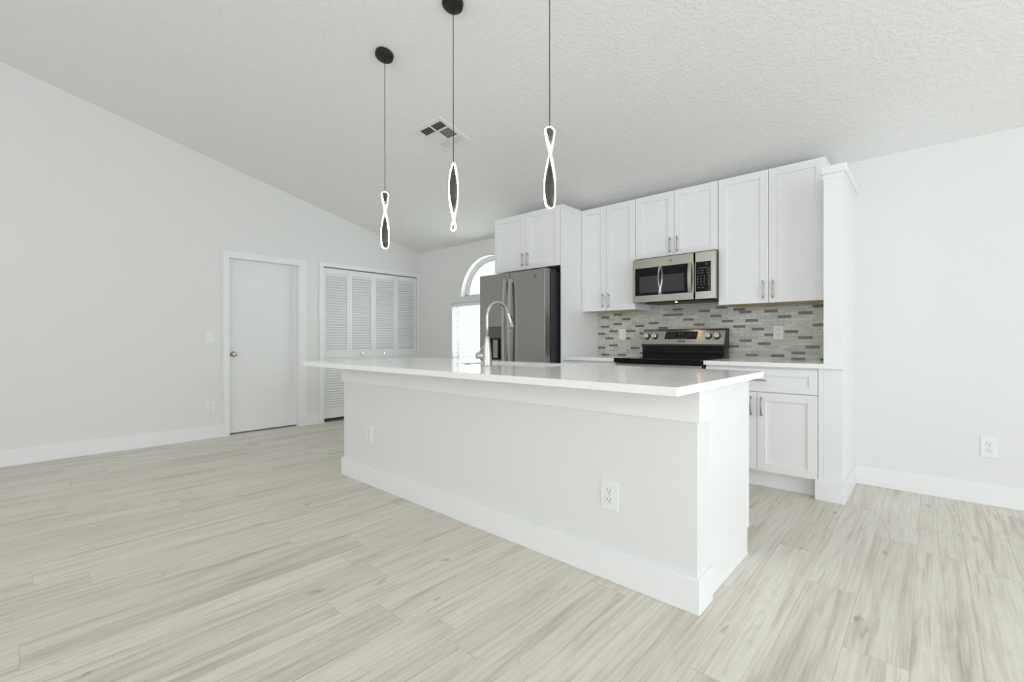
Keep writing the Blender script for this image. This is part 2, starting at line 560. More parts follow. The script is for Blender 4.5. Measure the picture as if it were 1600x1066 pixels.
# ------------------------------------------------------------------ louvred bifold closet doors
def leaf(parent, y0, y1, knob=None):
    xf, xb = XL - 0.012, XL - 0.040
    z0, z1 = 0.048, CT - 0.012
    b = MB()
    st = 0.036
    for a, c in ((y0, y0 + st), (y1 - st, y1)):
        b.box(xb, xf, a, c, z0, z1, 0.002)
    for a, c in ((z0, z0 + 0.115), (0.838, 0.925), (z1 - 0.070, z1)):
        b.box(xb + 0.001, xf - 0.001, y0 + st, y1 - st, a, c, 0.001)
    for a, c in ((z0 + 0.115, 0.838), (0.925, z1 - 0.070)):
        n = round((c - a) / 0.0345)
        for i in range(n):
            zm = a + (i + 0.5) * (c - a) / n
            xf_ = Matrix.Translation(((xf + xb) / 2, 0, zm)) @ Matrix.Rotation(math.radians(-33), 4, 'Y')
            b.box(-0.004, 0.004, y0 + st, y1 - st, -0.0225, 0.0225, 0, 0, xf_)
    p = b.build('door_panel', M['door'], parent)
    if knob:
        k = MB().lathe([(0.008, 0), (0.008, 0.012), (0.016, 0.018), (0.017, 0.026), (0.010, 0.031)], (xf, knob, 0.884), 'X', 20)
        k.build('door_knob', M['chrome'], p)
    return p


w4 = (C1 - C0 - 0.012) / 4
yy = [C0 + 0.004 + i * (w4 + 0.0015) for i in range(4)]
for nm, i, kn, lab in (('door_2', 0, 1, 'left pair of white louvred bifold closet doors, next to the flat door'),
                       ('door_3', 2, 2, 'right pair of white louvred bifold closet doors, at the room corner')):
    r = bpy.data.objects.new(nm, None)
    COL.objects.link(r)
    r.location = (XL, yy[i], 0)
    r['kind'] = 'structure'
    r['label'] = lab
    for j in (i, i + 1):
        kpos = (yy[1] + w4 * 0.5) if (kn == 1 and j == 1) else (yy[2] + w4 * 0.43) if (kn == 2 and j == 2) else None
        leaf(r, yy[j], yy[j] + w4, kpos)

# ------------------------------------------------------------------ windows
w = bpy.data.objects.new('window_1', None)
COL.objects.link(w)
w.location = (AX, YB + 0.1, AZ)
w['kind'] = 'structure'
w['label'] = 'half round window arch above the blinds'
b = MB()
FW = 0.052


def arcpts(r):
    return [(AX - r * math.cos(math.pi * i / NA), AZ + r * math.sin(math.pi * i / NA)) for i in range(NA + 1)]


for (ro, ri, ya, yb) in ((AR, AR - 0.030, YB + 0.085, YB + 0.155), (AR - 0.030, AR - FW - 0.014, YB + 0.10, YB + 0.145)):
    o_, i_ = arcpts(ro), arcpts(ri)
    for k in range(NA):
        b.quad(((o_[k][0], ya, o_[k][1]), (o_[k + 1][0], ya, o_[k + 1][1]), (i_[k + 1][0], ya, i_[k + 1][1]), (i_[k][0], ya, i_[k][1])))
        b.quad(((i_[k][0], ya, i_[k][1]), (i_[k + 1][0], ya, i_[k + 1][1]), (i_[k + 1][0], yb, i_[k + 1][1]), (i_[k][0], yb, i_[k][1])))
        b.quad(((o_[k][0], yb, o_[k][1]), (o_[k + 1][0], yb, o_[k + 1][1]), (i_[k + 1][0], yb, i_[k + 1][1]), (i_[k][0], yb, i_[k][1])))
b.box(AX - AR, AX + AR, YB + 0.085, YB + 0.155, AZ - 0.002, AZ + 0.035, 0.003)
b.build('window_frame', M['vinyl'], w)
b = MB()
ip = arcpts(AR - FW)
f = b.bm.faces.new([b.bm.verts.new((x, YB + 0.125, z)) for x, z in ip])
b.build('window_pane', M['pane'], w)

w = bpy.data.objects.new('window_2', None)
COL.objects.link(w)
w.location = ((SX0 + SX1) / 2, YB + 0.1, SZ0)
w['kind'] = 'structure'
w['label'] = 'square window behind white slatted blinds'
b = MB()
for (x0, x1, z0, z1) in ((SX0, SX0 + 0.045, SZ0, SZ1), (SX1 - 0.045, SX1, SZ0, SZ1), (SX0, SX1, SZ0, SZ0 + 0.045), (SX0, SX1, SZ1 - 0.045, SZ1), (AX - 0.02, AX + 0.02, SZ0, SZ1)):
    b.box(x0, x1, YB + 0.105, YB + 0.155, z0, z1, 0.003)
b.build('window_frame', M['vinyl'], w)
MB().box(SX0 + 0.04, SX1 - 0.04, YB + 0.128, YB + 0.132, SZ0 + 0.04, SZ1 - 0.04).build('window_pane', M['pane'], w)
# ledge between the two openings
struct('trim_4', MB().box(SX0 - 0.004, SX1 + 0.004, YB - 0.022, YB + 0.085, SZ1 - 0.006, AZ, 0.004), M['wall'])

bl = thing('window_blind', 'white horizontal slatted blind hanging in the window left of the refrigerator', 'blind', (AX, YB + 0.05, SZ0))
b = MB().box(SX0 + 0.006, SX1 - 0.006, YB + 0.012, YB + 0.075, SZ1 - 0.058, SZ1 - 0.007, 0.004)
b.build('headrail', M['blind'], bl)
b = MB()
z = SZ1 - 0.085
while z > SZ0 + 0.05:
    xf = Matrix.Translation((AX, YB + 0.045, z)) @ Matrix.Rotation(math.radians(-12), 4, 'X')
    b.box(SX0 + 0.01 - AX, SX1 - 0.01 - AX, -0.030, 0.030, -0.0016, 0.0016, 0, 0, xf)
    z -= 0.0565
b.build('slats', M['blind'], bl)
MB().box(SX0 + 0.01, SX1 - 0.01, YB + 0.02, YB + 0.07, SZ0 + 0.008, SZ0 + 0.026, 0.003).build('bottom_rail', M['blind'], bl)
for x in (SX0 + 0.10, AX, SX1 - 0.10):
    b = MB()
    b.box(x - 0.002, x + 0.002, YB + 0.012, YB + 0.0145, SZ0 + 0.02, SZ1 - 0.05)
    b.box(x - 0.002, x + 0.002, YB + 0.0755, YB + 0.078, SZ0 + 0.02, SZ1 - 0.05)
    b.build('ladder_cord', M['blind'], bl)


# ------------------------------------------------------------------ cabinets
def shaker(b, x0, x1, z0, z1, yf, rail=0.057, th=0.02, dep=0.0105):
    """five-piece door facing -Y, front face at yf"""
    b.box(x0, x0 + rail, yf, yf + th, z0, z1, 0.0015)
    b.box(x1 - rail, x1, yf, yf + th, z0, z1, 0.0015)
    b.box(x0 + rail, x1 - rail, yf, yf + th, z0, z0 + rail, 0.0015)
    b.box(x0 + rail, x1 - rail, yf, yf + th, z1 - rail, z1, 0.0015)
    b.box(x0 + rail - 0.004, x1 - rail + 0.004, yf + dep, yf + th - 0.001, z0 + rail - 0.004, z1 - rail + 0.004)
    return b


def pull(parent, x, z, yf, ln=0.135, horiz=False, bow=0.0):
    """bar pull with two posts standing off a door front at yf"""
    b = MB()
    pts, n = [], 8
    for i in range(n + 1):
        s = -1 + 2 * i / n
        off = (0.016 if bow else 0.026) + bow * (1 - s * s)
        p = (x + s * ln / 2, yf - off, z) if horiz else (x, yf - off, z + s * ln / 2)
        pts.append(p)
    b.tube(pts, 0.0052, 12)
    for s in ((-0.95, 0.95) if bow else (-0.72, 0.72)):
        off = (0.016 if bow else 0.026) + bow * (1 - s * s)
        a = (x + s * ln / 2, yf + 0.001, z) if horiz else (x, yf + 0.001, z + s * ln / 2)
        e = (a[0], yf - off, a[2])
        b.tube([a, e], 0.0045, 10)
    return b.build('handle', M['pull'], parent)


def upper_cabinet(label, x0, x1, z0, z1, yfront, ydiv, hz, hoff=0.033, yback=YB):
    t = thing('wall_cabinet', label, 'cabinet', ((x0 + x1) / 2, yfront + 0.02, z0), 'white shaker wall cabinets')
    b = MB()
    ya = yfront + 0.0205
    th = 0.016
    b.box(x0, x0 + th, ya, yback, z0, z1, 0.001)
    b.box(x1 - th, x1, ya, yback, z0, z1, 0.001)
    b.box(x0 + th, x1 - th, ya, yback, z1 - th, z1)
    b.box(x0 + th, x1 - th, yback - 0.008, yback, z0 + 0.012, z1)
    b.box(x0 + th, x1 - th, ya, ya + 0.018, z0 + 0.012, z0 + 0.03)
    b.build('carcass', M['cab'], t)
    MB().box(x0 + th, x1 - th, ya, yback - 0.008, z0 + 0.0005, z0 + 0.0115).build('bottom_panel', M['wood'], t)['label'] = 'unpainted plywood underside'
    for a, c, hx in ((x0 + 0.002, ydiv - 0.0015, ydiv - hoff), (ydiv + 0.0015, x1 - 0.002, ydiv + hoff)):
        d = shaker(MB(), a, c, z0 + 0.001, z1 - 0.004, yfront).build('door', M['cab'], t)
        pull(d, hx, hz, yfront)
    return t


UY = 3.930
upper_cabinet('tall white double door wall cabinet between the refrigerator panel and the microwave', -2.621, -2.029, 1.348, 2.375, UY, -2.336, 1.447)
upper_cabinet('short white double door wall cabinet directly above the microwave', -2.026, -1.291, 1.803, 2.375, UY, -1.660, 1.898)
upper_cabinet('widest tall white wall cabinet, right of the microwave beside the wing wall', -1.288, -0.553, 1.348, 2.375, UY, -0.920, 1.450)
fcab = upper_cabinet('white double door cabinet above the refrigerator with a tall side panel to the floor', -3.530, -2.645, 1.790, 2.375, 3.600, -3.085, 1.893)

# tall panel beside the refrigerator belongs to the cabinet above it
MB().box(-2.642, -2.622, 3.600, YB, 0, 2.375, 0.0015).build('side_panel', M['cab'], fcab)['label'] = 'tall plain panel reaching down to the floor'


def base_cabinet(label, x0, x1, xdiv, filler=0.0):
    yf = 3.630
    t = thing('base_cabinet', label, 'cabinet', ((x0 + x1) / 2, yf + 0.02, 0), 'white shaker base cabinets')
    b = MB()
    b.box(x0, x1, yf + 0.0205, YB - 0.001, 0.118, 0.873)
    b.build('carcass', M['cab'], t)
    MB().box(x0, x1, yf + 0.078, YB - 0.05, 0.0, 0.118).build('toe_kick', M['cab'], t)
    d = MB()
    shaker(d, x0 + 0.003, x1 - 0.003, 0.694, 0.856, yf, 0.048).build('drawer', M['cab'], t)
    dr_ = [c for c in t.children if c.name.startswith('drawer')][0]
    pull(dr_, (x0 + x1) / 2, 0.777, yf, 0.130, True)
    for a, c, hx in ((x0 + 0.003, xdiv - 0.0015, xdiv - 0.036), (xdiv + 0.0015, x1 - 0.003, xdiv + 0.032)):
        dd = shaker(MB(), a, c, 0.130, 0.687, yf, 0.057).build('door', M['cab'], t)
        pull(dd, hx, 0.588, yf, 0.130, False, 0.014)
    return t


base_cabinet('white base cabinet with a drawer over two doors, beside the wing wall', -1.287, -0.555, -0.924)
base_cabinet('white base cabinet between the refrigerator panel and the range, behind the island', -2.619, -2.062, -2.340)

# wall worktops
tag(MB().box(-2.621, -2.058, 3.600, YB - 0.011, 0.8735, 0.904, 0.002).build('worktop', M['quartz'], None, (-2.34, 3.92, 0.8735)),
    'short white quartz worktop left of the range, behind the island faucet', 'worktop', 'wall worktops')
b = MB()
b.box(-1.291, WX0 - 0.001, 3.600, YB - 0.011, 0.8735, 0.904, 0.002)
b.box(WX0 - 0.0015, WX1 + 0.003, 3.600, WY - 0.0005, 0.8735, 0.904, 0.002)
tag(b.build('worktop', M['quartz'], None, (-0.9, 3.92, 0.8735)),
    'white quartz worktop right of the range, reaching past the wing wall', 'worktop', 'wall worktops')

# ------------------------------------------------------------------ tiled backsplash
DARK = {(17, 4), (16, 1), (15, 6), (13, 4), (12, 1), (12, 9), (13, 12), (10, 3), (10, 7), (9, 0), (9, 10), (7, 2), (7, 6), (4, 3), (3, 0), (3, 8), (0, 1), (0, 5), (1, 10), (11, 14), (18, 17), (17, 22), (18, 25), (16, 15), (16, 17), (15, 24), (14, 19), (12, 21), (13, 26), (11, 28), (17, 28), (16, 29), (4, 27), (17, 40), (15, 38), (16, 33), (14, 35), (13, 30), (11, 40), (10, 31), (9, 36), (8, 33), (7, 38), (5, 32), (6, 29), (4, 39), (2, 37), (0, 37), (1, 30), (1, 34), (0, 41)}
b = MB()
BX0, BX1 = -2.620, -0.527
b.box(BX0, BX1, YB - 0.007, YB - 0.0005, 0.897, 1.398)
P, G = 0.0487, 0.0022
for r in range(0, 20):
    zz = 0.909 + 0.0245 * r
    k = -2 if (r % 2 == 0) else -2
    k = -1 if r % 2 == 0 else -2
    while True:
        xa, xb = -2.631 + P * k, -2.631 + P * (k + 2)
        if xa > BX1:
            break
        xa, xb = max(xa + G / 2, BX0), min(xb - G / 2, BX1)
        if xb - xa > 0.004:
            mi = 4 if (r, k) in DARK else random.choice((1, 1, 2, 2, 3))
            za, zb = max(zz - 0.01125, 0.8975), min(zz + 0.01125, 1.398)
            b.box(xa, xb, YB - 0.0095, YB - 0.006, za, zb, 0.0006, mi, None, 1)
        k += 2
tag(b.build('backsplash', [M['grout'], M['tile_a'], M['tile_b'], M['tile_c'], M['tile_d']], None, (-1.57, YB, 0.897)),
    'strip mosaic tile backsplash in sage with charcoal accents behind the range', 'backsplash')

# ------------------------------------------------------------------ island
IX0, IX1, IY0, IY1 = -3.446, -0.669, 1.804, 2.495
isl = thing('kitchen_island', 'long white kitchen island with painted knee wall and tall baseboard on the plank floor', 'island', ((IX0 + IX1) / 2, 2.15, 0))
b = MB().box(IX0, IX1, IY0, 1.925, 0, 0.8745, 0.002)
b.build('knee_wall', M['wall'], isl)['label'] = 'painted drywall knee wall facing the room'
b = MB()
b.box(-3.466, -0.656, 1.790, IY0 + 0.001, 0.741, 0.8745, 0.002)
b.box(IX1 - 0.001, -0.656, IY0, 1.936, 0.741, 0.8745, 0.002)
b.box(-3.466, IX0 + 0.001, IY0, 1.936, 0.741, 0.8745, 0.002)
b.build('apron', M['trim'], isl)['label'] = 'white trim board under the countertop'
b = MB()
b.box(-3.462, -0.656, 1.788, IY0 + 0.001, 0, 0.137, 0.003)
b.box(IX1 - 0.001, -0.656, IY0, 1.940, 0, 0.137, 0.003)
b.box(-3.462, IX0 + 0.001, IY0, 1.940, 0, 0.137, 0.003)
b.build('baseboard', M['trim'], isl)
b = MB()
b.box(-0.694, -0.675, 1.9255, IY1 - 0.012, 0, 0.8745, 0.001)
b.box(-0.676, -0.671, 1.9405, IY1 - 0.022, 0, 0.022, 0.002)
b.build('end_panel', M['cab'], isl)['label'] = 'smooth white panel on the bright right end'
b = MB()   # the sink bay stays open from above
b.box(-3.440, -2.480, 1.9255, IY1 - 0.012, 0.118, 0.8745)
b.box(-1.600, -0.6945, 1.9255, IY1 - 0.012, 0.118, 0.8745)
b.box(-2.480, -1.600, 1.9255, IY1 - 0.012, 0.118, 0.136)
b.box(-2.480, -1.600, IY1 - 0.030, IY1 - 0.012, 0.136, 0.8745)
b.build('carcass', M['cab'], isl)
MB().box(-3.440, -0.6945, 1.9255, IY1 - 0.075, 0, 0.118).build('toe_kick', M['cab'], isl)
MB().box(-0.694, -0.673, IY1 - 0.012, IY1 + 0.008, 0.128, 0.8745, 0.001).build('corner_stile', M['cab'], isl)
xd = -3.435
while xd < -0.72:
    d = MB()
    t_ = bmesh.new()
    xe = xd + 0.545
    # doors face the kitchen (+Y)
    for (x0, x1, z0, z1) in ((xd, xd + 0.057, 0.13, 0.86), (xe - 0.057, xe, 0.13, 0.86), (xd + 0.057, xe - 0.057, 0.13, 0.187), (xd + 0.057, xe - 0.057, 0.803, 0.86)):
        d.box(x0, x1, IY1 - 0.011, IY1 + 0.009, z0, z1, 0.0015)
    d.box(xd + 0.053, xe - 0.053, IY1 - 0.010, IY1 + 0.001, 0.183, 0.807)
    d.build('door', M['cab'], isl)
    xd += 0.548

# countertop slab with the sink cut-out
KX0, KX1, KY0, KY1 = -2.42, -1.66, 2.07, 2.43
b = MB()
TX0, TX1, TY0, TY1, TZ0, TZ1 = -3.480, -0.620, 1.495, 2.560, 0.875, 0.905
gx, gy = [TX0, KX0, KX1, TX1], [TY0, KY0, KY1, TY1]
for z in (TZ0, TZ1):
    for i in range(3):
        for j in range(3):
            if not (i == 1 and j == 1):
                b.quad(((gx[i], gy[j], z), (gx[i + 1], gy[j], z), (gx[i + 1], gy[j + 1], z), (gx[i], gy[j + 1], z)))
for (x0, y0, x1, y1) in ((TX0, TY0, TX1, TY0), (TX1, TY0, TX1, TY1), (TX1, TY1, TX0, TY1), (TX0, TY1, TX0, TY0), (KX0, KY0, KX1, KY0), (KX1, KY0, KX1, KY1), (KX1, KY1, KX0, KY1), (KX0, KY1, KX0, KY0)):
    b.quad(((x0, y0, TZ0), (x1, y1, TZ0), (x1, y1, TZ1), (x0, y0, TZ1)))
bmesh.ops.remove_doubles(b.bm, verts=list(b.bm.verts), dist=1e-5)
top = b.build('island_countertop', M['quartz'], None, (-2.05, 2.03, 0.875))
bv = top.modifiers.new('edge', 'BEVEL')
bv.width, bv.segments, bv.limit_method = 0.0025, 2, 'ANGLE'
tag(top, 'long glossy white quartz countertop overhanging the kitchen island', 'countertop')

# undermount bowl hanging below the cut-out
b = MB()
ox0, ox1, oy0, oy1 = KX0 - 0.006, KX1 + 0.006, KY0 - 0.006, KY1 + 0.006
SZ_, ST_ = 0.680, 0.8748
b.box(ox0, ox1, oy0, oy0 + 0.003, SZ_, ST_)
b.box(ox0, ox1, oy1 - 0.003, oy1, SZ_, ST_)
b.box(ox0, ox0 + 0.003, oy0 + 0.003, oy1 - 0.003, SZ_, ST_)
b.box(ox1 - 0.003, ox1, oy0 + 0.003, oy1 - 0.003, SZ_, ST_)
b.box(ox0, ox1, oy0, oy1, SZ_ - 0.003, SZ_)
b.lathe([(0.045, 0.0), (0.043, 0.002), (0.02, 0.0025)], ((ox0 + ox1) / 2, (oy0 + oy1) / 2, SZ_), 'Z', 24)
sk = b.build('sink', M['steel'], None, (-2.04, 2.25, 0.68))
tag(sk, 'stainless sink set in the island countertop behind the faucet', 'sink')
tag(MB().lathe([(0.021, 0), (0.0215, 0.002), (0.019, 0.0045), (0.006, 0.0055)], (-2.245, 2.035, 0.905), 'Z', 28).build('sink_button', M['nickel'], None, (-2.245, 2.035, 0.905)),
    'small round metal button on the countertop left of the faucet', 'button')

# ------------------------------------------------------------------ faucet
FX, FY, FZ = -2.005, 1.978, 0.905
fc = thing('faucet', 'tall brushed nickel gooseneck faucet with pull down sprayer on the island countertop', 'faucet', (FX, FY, FZ))
b = MB().lathe([(0.0305, 0.0), (0.0305, 0.006), (0.029, 0.010), (0.0285, 0.05), (0.0265, 0.085), (0.021, 0.135), (0.0155, 0.172), (0.0135, 0.181), (0.011, 0.182)], (FX, FY, FZ), 'Z', 36)
b.build('body', M['nickel'], fc)
R_ = 0.096
pts = [(FX, FY, FZ + 0.178), (FX, FY, FZ + 0.24), (FX, FY, FZ + 0.298)]
zc0 = FZ + 0.298
for i in range(1, 25):
    a = math.radians(i * 160 / 24)
    pts.append((FX, FY + R_ - R_ * math.cos(a), zc0 + R_ * math.sin(a)))
b = MB().tube(pts, 0.0098, 18)
b.build('spout', M['nickel'], fc)
a = math.radians(160)
p = Vector(pts[-1])
dv = Vector((0, math.sin(a), math.cos(a))).normalized()
dv = Vector((0, 0.34, -0.94)).normalized()
b = MB().tube([p - dv * 0.004, p + dv * 0.004, p + dv * 0.035, p + dv * 0.092, p + dv * 0.098], [0.0112, 0.0122, 0.0150, 0.0215, 0.0190], 20)
sh = b.build('spray_head', M['nickel'], fc)
q = p + dv * 0.035
xfm = Matrix.Translation(q) @ Vector((0, 0, 1)).rotation_difference(dv).to_matrix().to_4x4()
MB().box(-0.006, 0.006, -0.0225, -0.012, -0.012, 0.030, 0.002, 0, xfm).build('spray_button', M['black'], sh)['label'] = 'black spray switch'
b = MB().lathe([(0.020, 0.0), (0.020, 0.03), (0.021, 0.036), (0.0185, 0.052), (0.008, 0.058)], (0, 0, 0), 'Z', 24, 0,
               Matrix.Translation((FX - 0.018, FY - 0.005, FZ + 0.062)) @ Vector((0, 0, 1)).rotation_difference(Vector((-0.85, -0.35, 0.0)).normalized()).to_matrix().to_4x4())
hub = b.build('handle_hub', M['nickel'], fc)
h0 = Vector((FX - 0.062, FY - 0.020, FZ + 0.070))
b = MB().tube([h0, h0 + Vector((0.008, 0.022, 0.03)), h0 + Vector((0.018, 0.05, 0.064)), h0 + Vector((0.021, 0.058, 0.073))], [0.0062, 0.0058, 0.005, 0.004], 12)
b.build('lever', M['nickel'], fc)

# ------------------------------------------------------------------ refrigerator
RX0, RX1, RY = -3.556, -2.676, 3.400
DIV = -3.130
fr = thing('refrigerator', 'slate grey french door refrigerator with water dispenser under the white cabinet', 'refrigerator', (-3.11, 3.8, 0))
b = MB()
b.box(RX0 + 0.004, RX1 - 0.004, RY + 0.092, YB - 0.03, 0.02, 1.722, 0.004)
b.box(RX0 + 0.02, RX1 - 0.02, RY + 0.11, YB - 0.06, 0.0, 0.025)
b.build('body', M['dark'], fr)['label'] = 'charcoal painted case'


def fridge_door(x0, x1, z0, z1, name='door'):
    b = MB()
    b.box(x0, x1, RY, RY + 0.078, z0, z1, 0.006, 0, None, 3)
    return b.build(name, M['slate'], fr)


# left door carries the dispenser recess, so it is built around it
DX0, DX1, DZ0, DZ1 = -3.425, -3.245, 0.86, 1.203
b = MB()
zl0, zl1 = 0.66, 1.742
b.box(RX0, DX0, RY, RY + 0.078, zl0, zl1, 0.004)
b.box(DX1, DIV - 0.002, RY, RY + 0.078, zl0, zl1, 0.004)
b.box(DX0 - 0.006, DX1 + 0.006, RY, RY + 0.078, DZ1, zl1, 0.0)
b.box(DX0 - 0.006, DX1 + 0.006, RY, RY + 0.078, zl0, DZ0, 0.0)
b.box(DX0 - 0.006, DX1 + 0.006, RY + 0.060, RY + 0.078, DZ0, DZ1)
ld = b.build('door', M['slate'], fr)
ld['label'] = 'left door with the water dispenser'
rd = fridge_door(DIV + 0.002, RX1, zl0, zl1)
fz = fridge_door(RX0, RX1, 0.06, 0.648, 'freezer_drawer')
b = MB().tube([(RX0 + 0.06, RY + 0.002, 0.60), (RX0 + 0.06, RY - 0.045, 0.60), (RX1 - 0.06, RY - 0.045, 0.60), (RX1 - 0.06, RY + 0.002, 0.60)], 0.011, 12)
b.build('handle', M['steel'], fz)
dp = MB()
dp.box(DX0, DX1, RY + 0.003, RY + 0.060, 1.088, DZ1 - 0.001, 0.002)
disp = dp.build('water_dispenser', M['slate_dark'], ld)
disp['label'] = 'grey water dispenser head'
dp = MB()
dp.box(DX0 + 0.001, DX1 - 0.001, RY + 0.052, RY + 0.0595, DZ0 + 0.001, 1.087)
dp.box(DX0 + 0.001, DX1 - 0.001, RY + 0.006, RY + 0.052, 1.074, 1.0875)
dp.box(DX0 + 0.001, DX1 - 0.001, RY + 0.004, RY + 0.055, DZ0 + 0.001, DZ0 + 0.012)
dp.build('dispenser_niche', M['black'], ld)
MB().box(-3.385, -3.315, RY + 0.022, RY + 0.048, 0.875, 1.072, 0.006).build('dispenser_paddle', M['slate'], ld)


def fridge_handle(par, x):
    b = MB()
    z0, z1 = 0.76, 1.672
    n = 16
    prev = None
    for i in range(n + 1):
        s = -1 + 2 * i / n
        yo = RY - 0.032 - 0.022 * (1 - s * s)
        z = z0 + (z1 - z0) * i / n
        ring = [(x - 0.0165, yo, z), (x + 0.0165, yo, z), (x + 0.0135, yo + 0.017, z), (x - 0.0135, yo + 0.017, z)]
        ring = [b.bm.verts.new(p) for p in ring]
        if prev:
            for k in range(4):
                f = b.bm.faces.new((prev[k], prev[(k + 1) % 4], ring[(k + 1) % 4], ring[k]))
        else:
            b.bm.faces.new(ring)
        prev = ring
    b.bm.faces.new(prev)
    for z in (z0 + 0.012, z1 - 0.034):
        b.box(x - 0.012, x + 0.012, RY - 0.036, RY + 0.001, z, z + 0.024, 0.002)
    return b.build('handle', M['handle'], par)


fridge_handle(ld, DIV - 0.042)
fridge_handle(rd, DIV + 0.036)


def monogram(parent, x, z, y, r):
    """round emblem: ring with a looping script inside"""
    b = MB()
    n = 28
    b.tube([(x + r * math.cos(2 * math.pi * i / n), y, z + r * math.sin(2 * math.pi * i / n)) for i in range(n + 1)], r * 0.09, 8, 0, False)
    pts = []
    for i in range(40):
        a = i / 39 * 4 * math.pi
        pts.append((x - r * 0.45 + r * 0.9 * i / 39 + r * 0.18 * math.cos(a), y, z + r * 0.48 * math.sin(a)))
    b.tube(pts, r * 0.075, 6)
    return b.build('emblem', M['emblem'], parent)


monogram(rd, -2.795, 1.672, RY - 0.001, 0.017)
# hinge covers on the top of the case
MB().box(RX1 - 0.09, RX1 - 0.008, RY + 0.03, RY + 0.20, 1.722, 1.748, 0.006).build('hinge_cover', M['dark'], fr)
MB().box(RX0 + 0.008, RX0 + 0.09, RY + 0.03, RY + 0.20, 1.722, 1.748, 0.006).build('hinge_cover', M['dark'], fr)

# ------------------------------------------------------------------ microwave
MX0, MX1, MY, MZ0, MZ1 = -2.010, -1.284, 3.845, 1.400, 1.787
SPL = -1.442
mw = thing('microwave', 'stainless over the range microwave with black glass door under the short cabinet', 'microwave', (-1.647, 4.05, MZ0))
b = MB()
b.box(MX0 + 0.004, MX1 - 0.004, MY + 0.035, YB - 0.012, MZ0 + 0.004, MZ1 + 0.012, 0.002)
b.build('case', M['black'], mw)
b = MB()
gx0, gx1, gz0, gz1 = -1.987, -1.502, 1.461, 1.706
xr = SPL - 0.002
b.box(MX0, gx0, MY, MY + 0.034, MZ0, MZ1, 0.002)
b.box(gx1, xr, MY, MY + 0.034, MZ0, MZ1, 0.002)
b.box(gx0 - 0.003, gx1 + 0.003, MY, MY + 0.034, MZ0, gz0, 0.002)
b.box(gx0 - 0.003, gx1 + 0.003, MY, MY + 0.034, gz1, MZ1, 0.002)
md = b.build('door', M['steel'], mw)
MB().box(gx0 + 0.0005, gx1 - 0.0005, MY + 0.0015, MY + 0.012, gz0 + 0.0005, gz1 - 0.0005).build('door_glass', M['blackglass'], md)
MB().box(-1.943, -1.538, MY + 0.0005, MY + 0.0025, 1.484, 1.631).build('door_window', M['smoke'], md)
# bowed vertical handle strip
b = MB()
prev = None
for i in range(13):
    s = -1 + 2 * i / 12
    z = (1.462 + 1.709) / 2 + s * 0.1235
    yo = MY - 0.012 - 0.014 * (1 - s * s)
    ring = [b.bm.verts.new(p) for p in ((-1.500, yo, z), (-1.470, yo, z), (-1.472, yo + 0.008, z), (-1.498, yo + 0.008, z))]
    if prev:
        for k in range(4):
            b.bm.faces.new((prev[k], prev[(k + 1) % 4], ring[(k + 1) % 4], ring[k]))
    else:
        b.bm.faces.new(ring)
    prev = ring
b.bm.faces.new(prev)
for z in (1.463, 1.694):
    b.box(-1.497, -1.473, MY - 0.012, MY + 0.001, z, z + 0.014)
b.build('handle', M['steel'], md)
b = MB()
b.box(SPL, -1.459, MY, MY + 0.034, MZ0, MZ1, 0.002)
b.box(-1.319, MX1, MY, MY + 0.034, MZ0, MZ1, 0.002)
b.box(-1.461, -1.317, MY, MY + 0.034, MZ0, 1.462, 0.002)
b.box(-1.461, -1.317, MY, MY + 0.034, 1.706, MZ1, 0.002)
b.build('control_frame', M['steel'], mw)
cp = MB().box(-1.4605, -1.3175, MY + 0.0005, MY + 0.030, 1.4615, 1.7065).build('control_panel', M['blackglass'], mw)
b, side, tall = MB(), MB(), MB()
for i in range(4):
    for j in range(4):
        xk = -1.428 + j * 0.026 + (0.008 if j == 3 else 0)
        (side if j == 3 else b).box(xk, xk + 0.010, MY - 0.0004, MY + 0.0008, 1.517 + i * 0.022, 1.525 + i * 0.022)
b.build('number_keys', M['glyph'], cp)
upper, lower = MB(), MB()
for (xa, xb, z) in ((-1.425, -1.408, 1.611), (-1.400, -1.378, 1.612), (-1.425, -1.410, 1.631), (-1.398, -1.376, 1.632), (-1.412, -1.350, 1.652)):
    upper.box(xa, xb, MY - 0.0004, MY + 0.0008, z, z + 0.006)
for (xa, xb, z) in ((-1.352, -1.337, 1.612), (-1.352, -1.337, 1.632)):
    tall.box(xa, xb, MY - 0.0004, MY + 0.0008, z, z + 0.006)
for (xa, xb, z) in ((-1.422, -1.404, 1.492), (-1.388, -1.374, 1.492)):
    lower.box(xa, xb, MY - 0.0004, MY + 0.0008, z, z + 0.006)
side.build('function_keys', M['glyph'], cp)
tall.build('function_keys', M['glyph'], cp)
upper.build('key_legend', M['glyph'], cp)
lower.build('start_keys', M['glyph'], cp)
monogram(cp, -1.352, 1.685, MY - 0.0006, 0.010)
monogram(md, -1.656, 1.746, MY - 0.001, 0.0125)
MB().box(-1.93, -1.36, MY + 0.10, YB - 0.06, MZ0 - 0.004, MZ0 + 0.005, 0.001).build('grease_filter', M['dark'], mw)
MB().lathe([(0.009, 0), (0.011, 0.004), (0.011, 0.007)], (-1.650, 3.955, MZ0 - 0.006), 'Z', 20).build('task_lamp', M['bulb'], mw)['label'] = 'lit warm cooktop lamp in the underside'
tl = bpy.data.lights.new('cooktop_lamp', 'SPOT')
tl.energy, tl.color, tl.spot_size, tl.spot_blend, tl.shadow_soft_size = 1.2, (1.0, 0.68, 0.36), 2.4, 0.8, 0.03
to = bpy.data.objects.new('cooktop_lamp', tl)
to.location = (-1.650, 3.955, MZ0 - 0.012)
COL.objects.link(to)

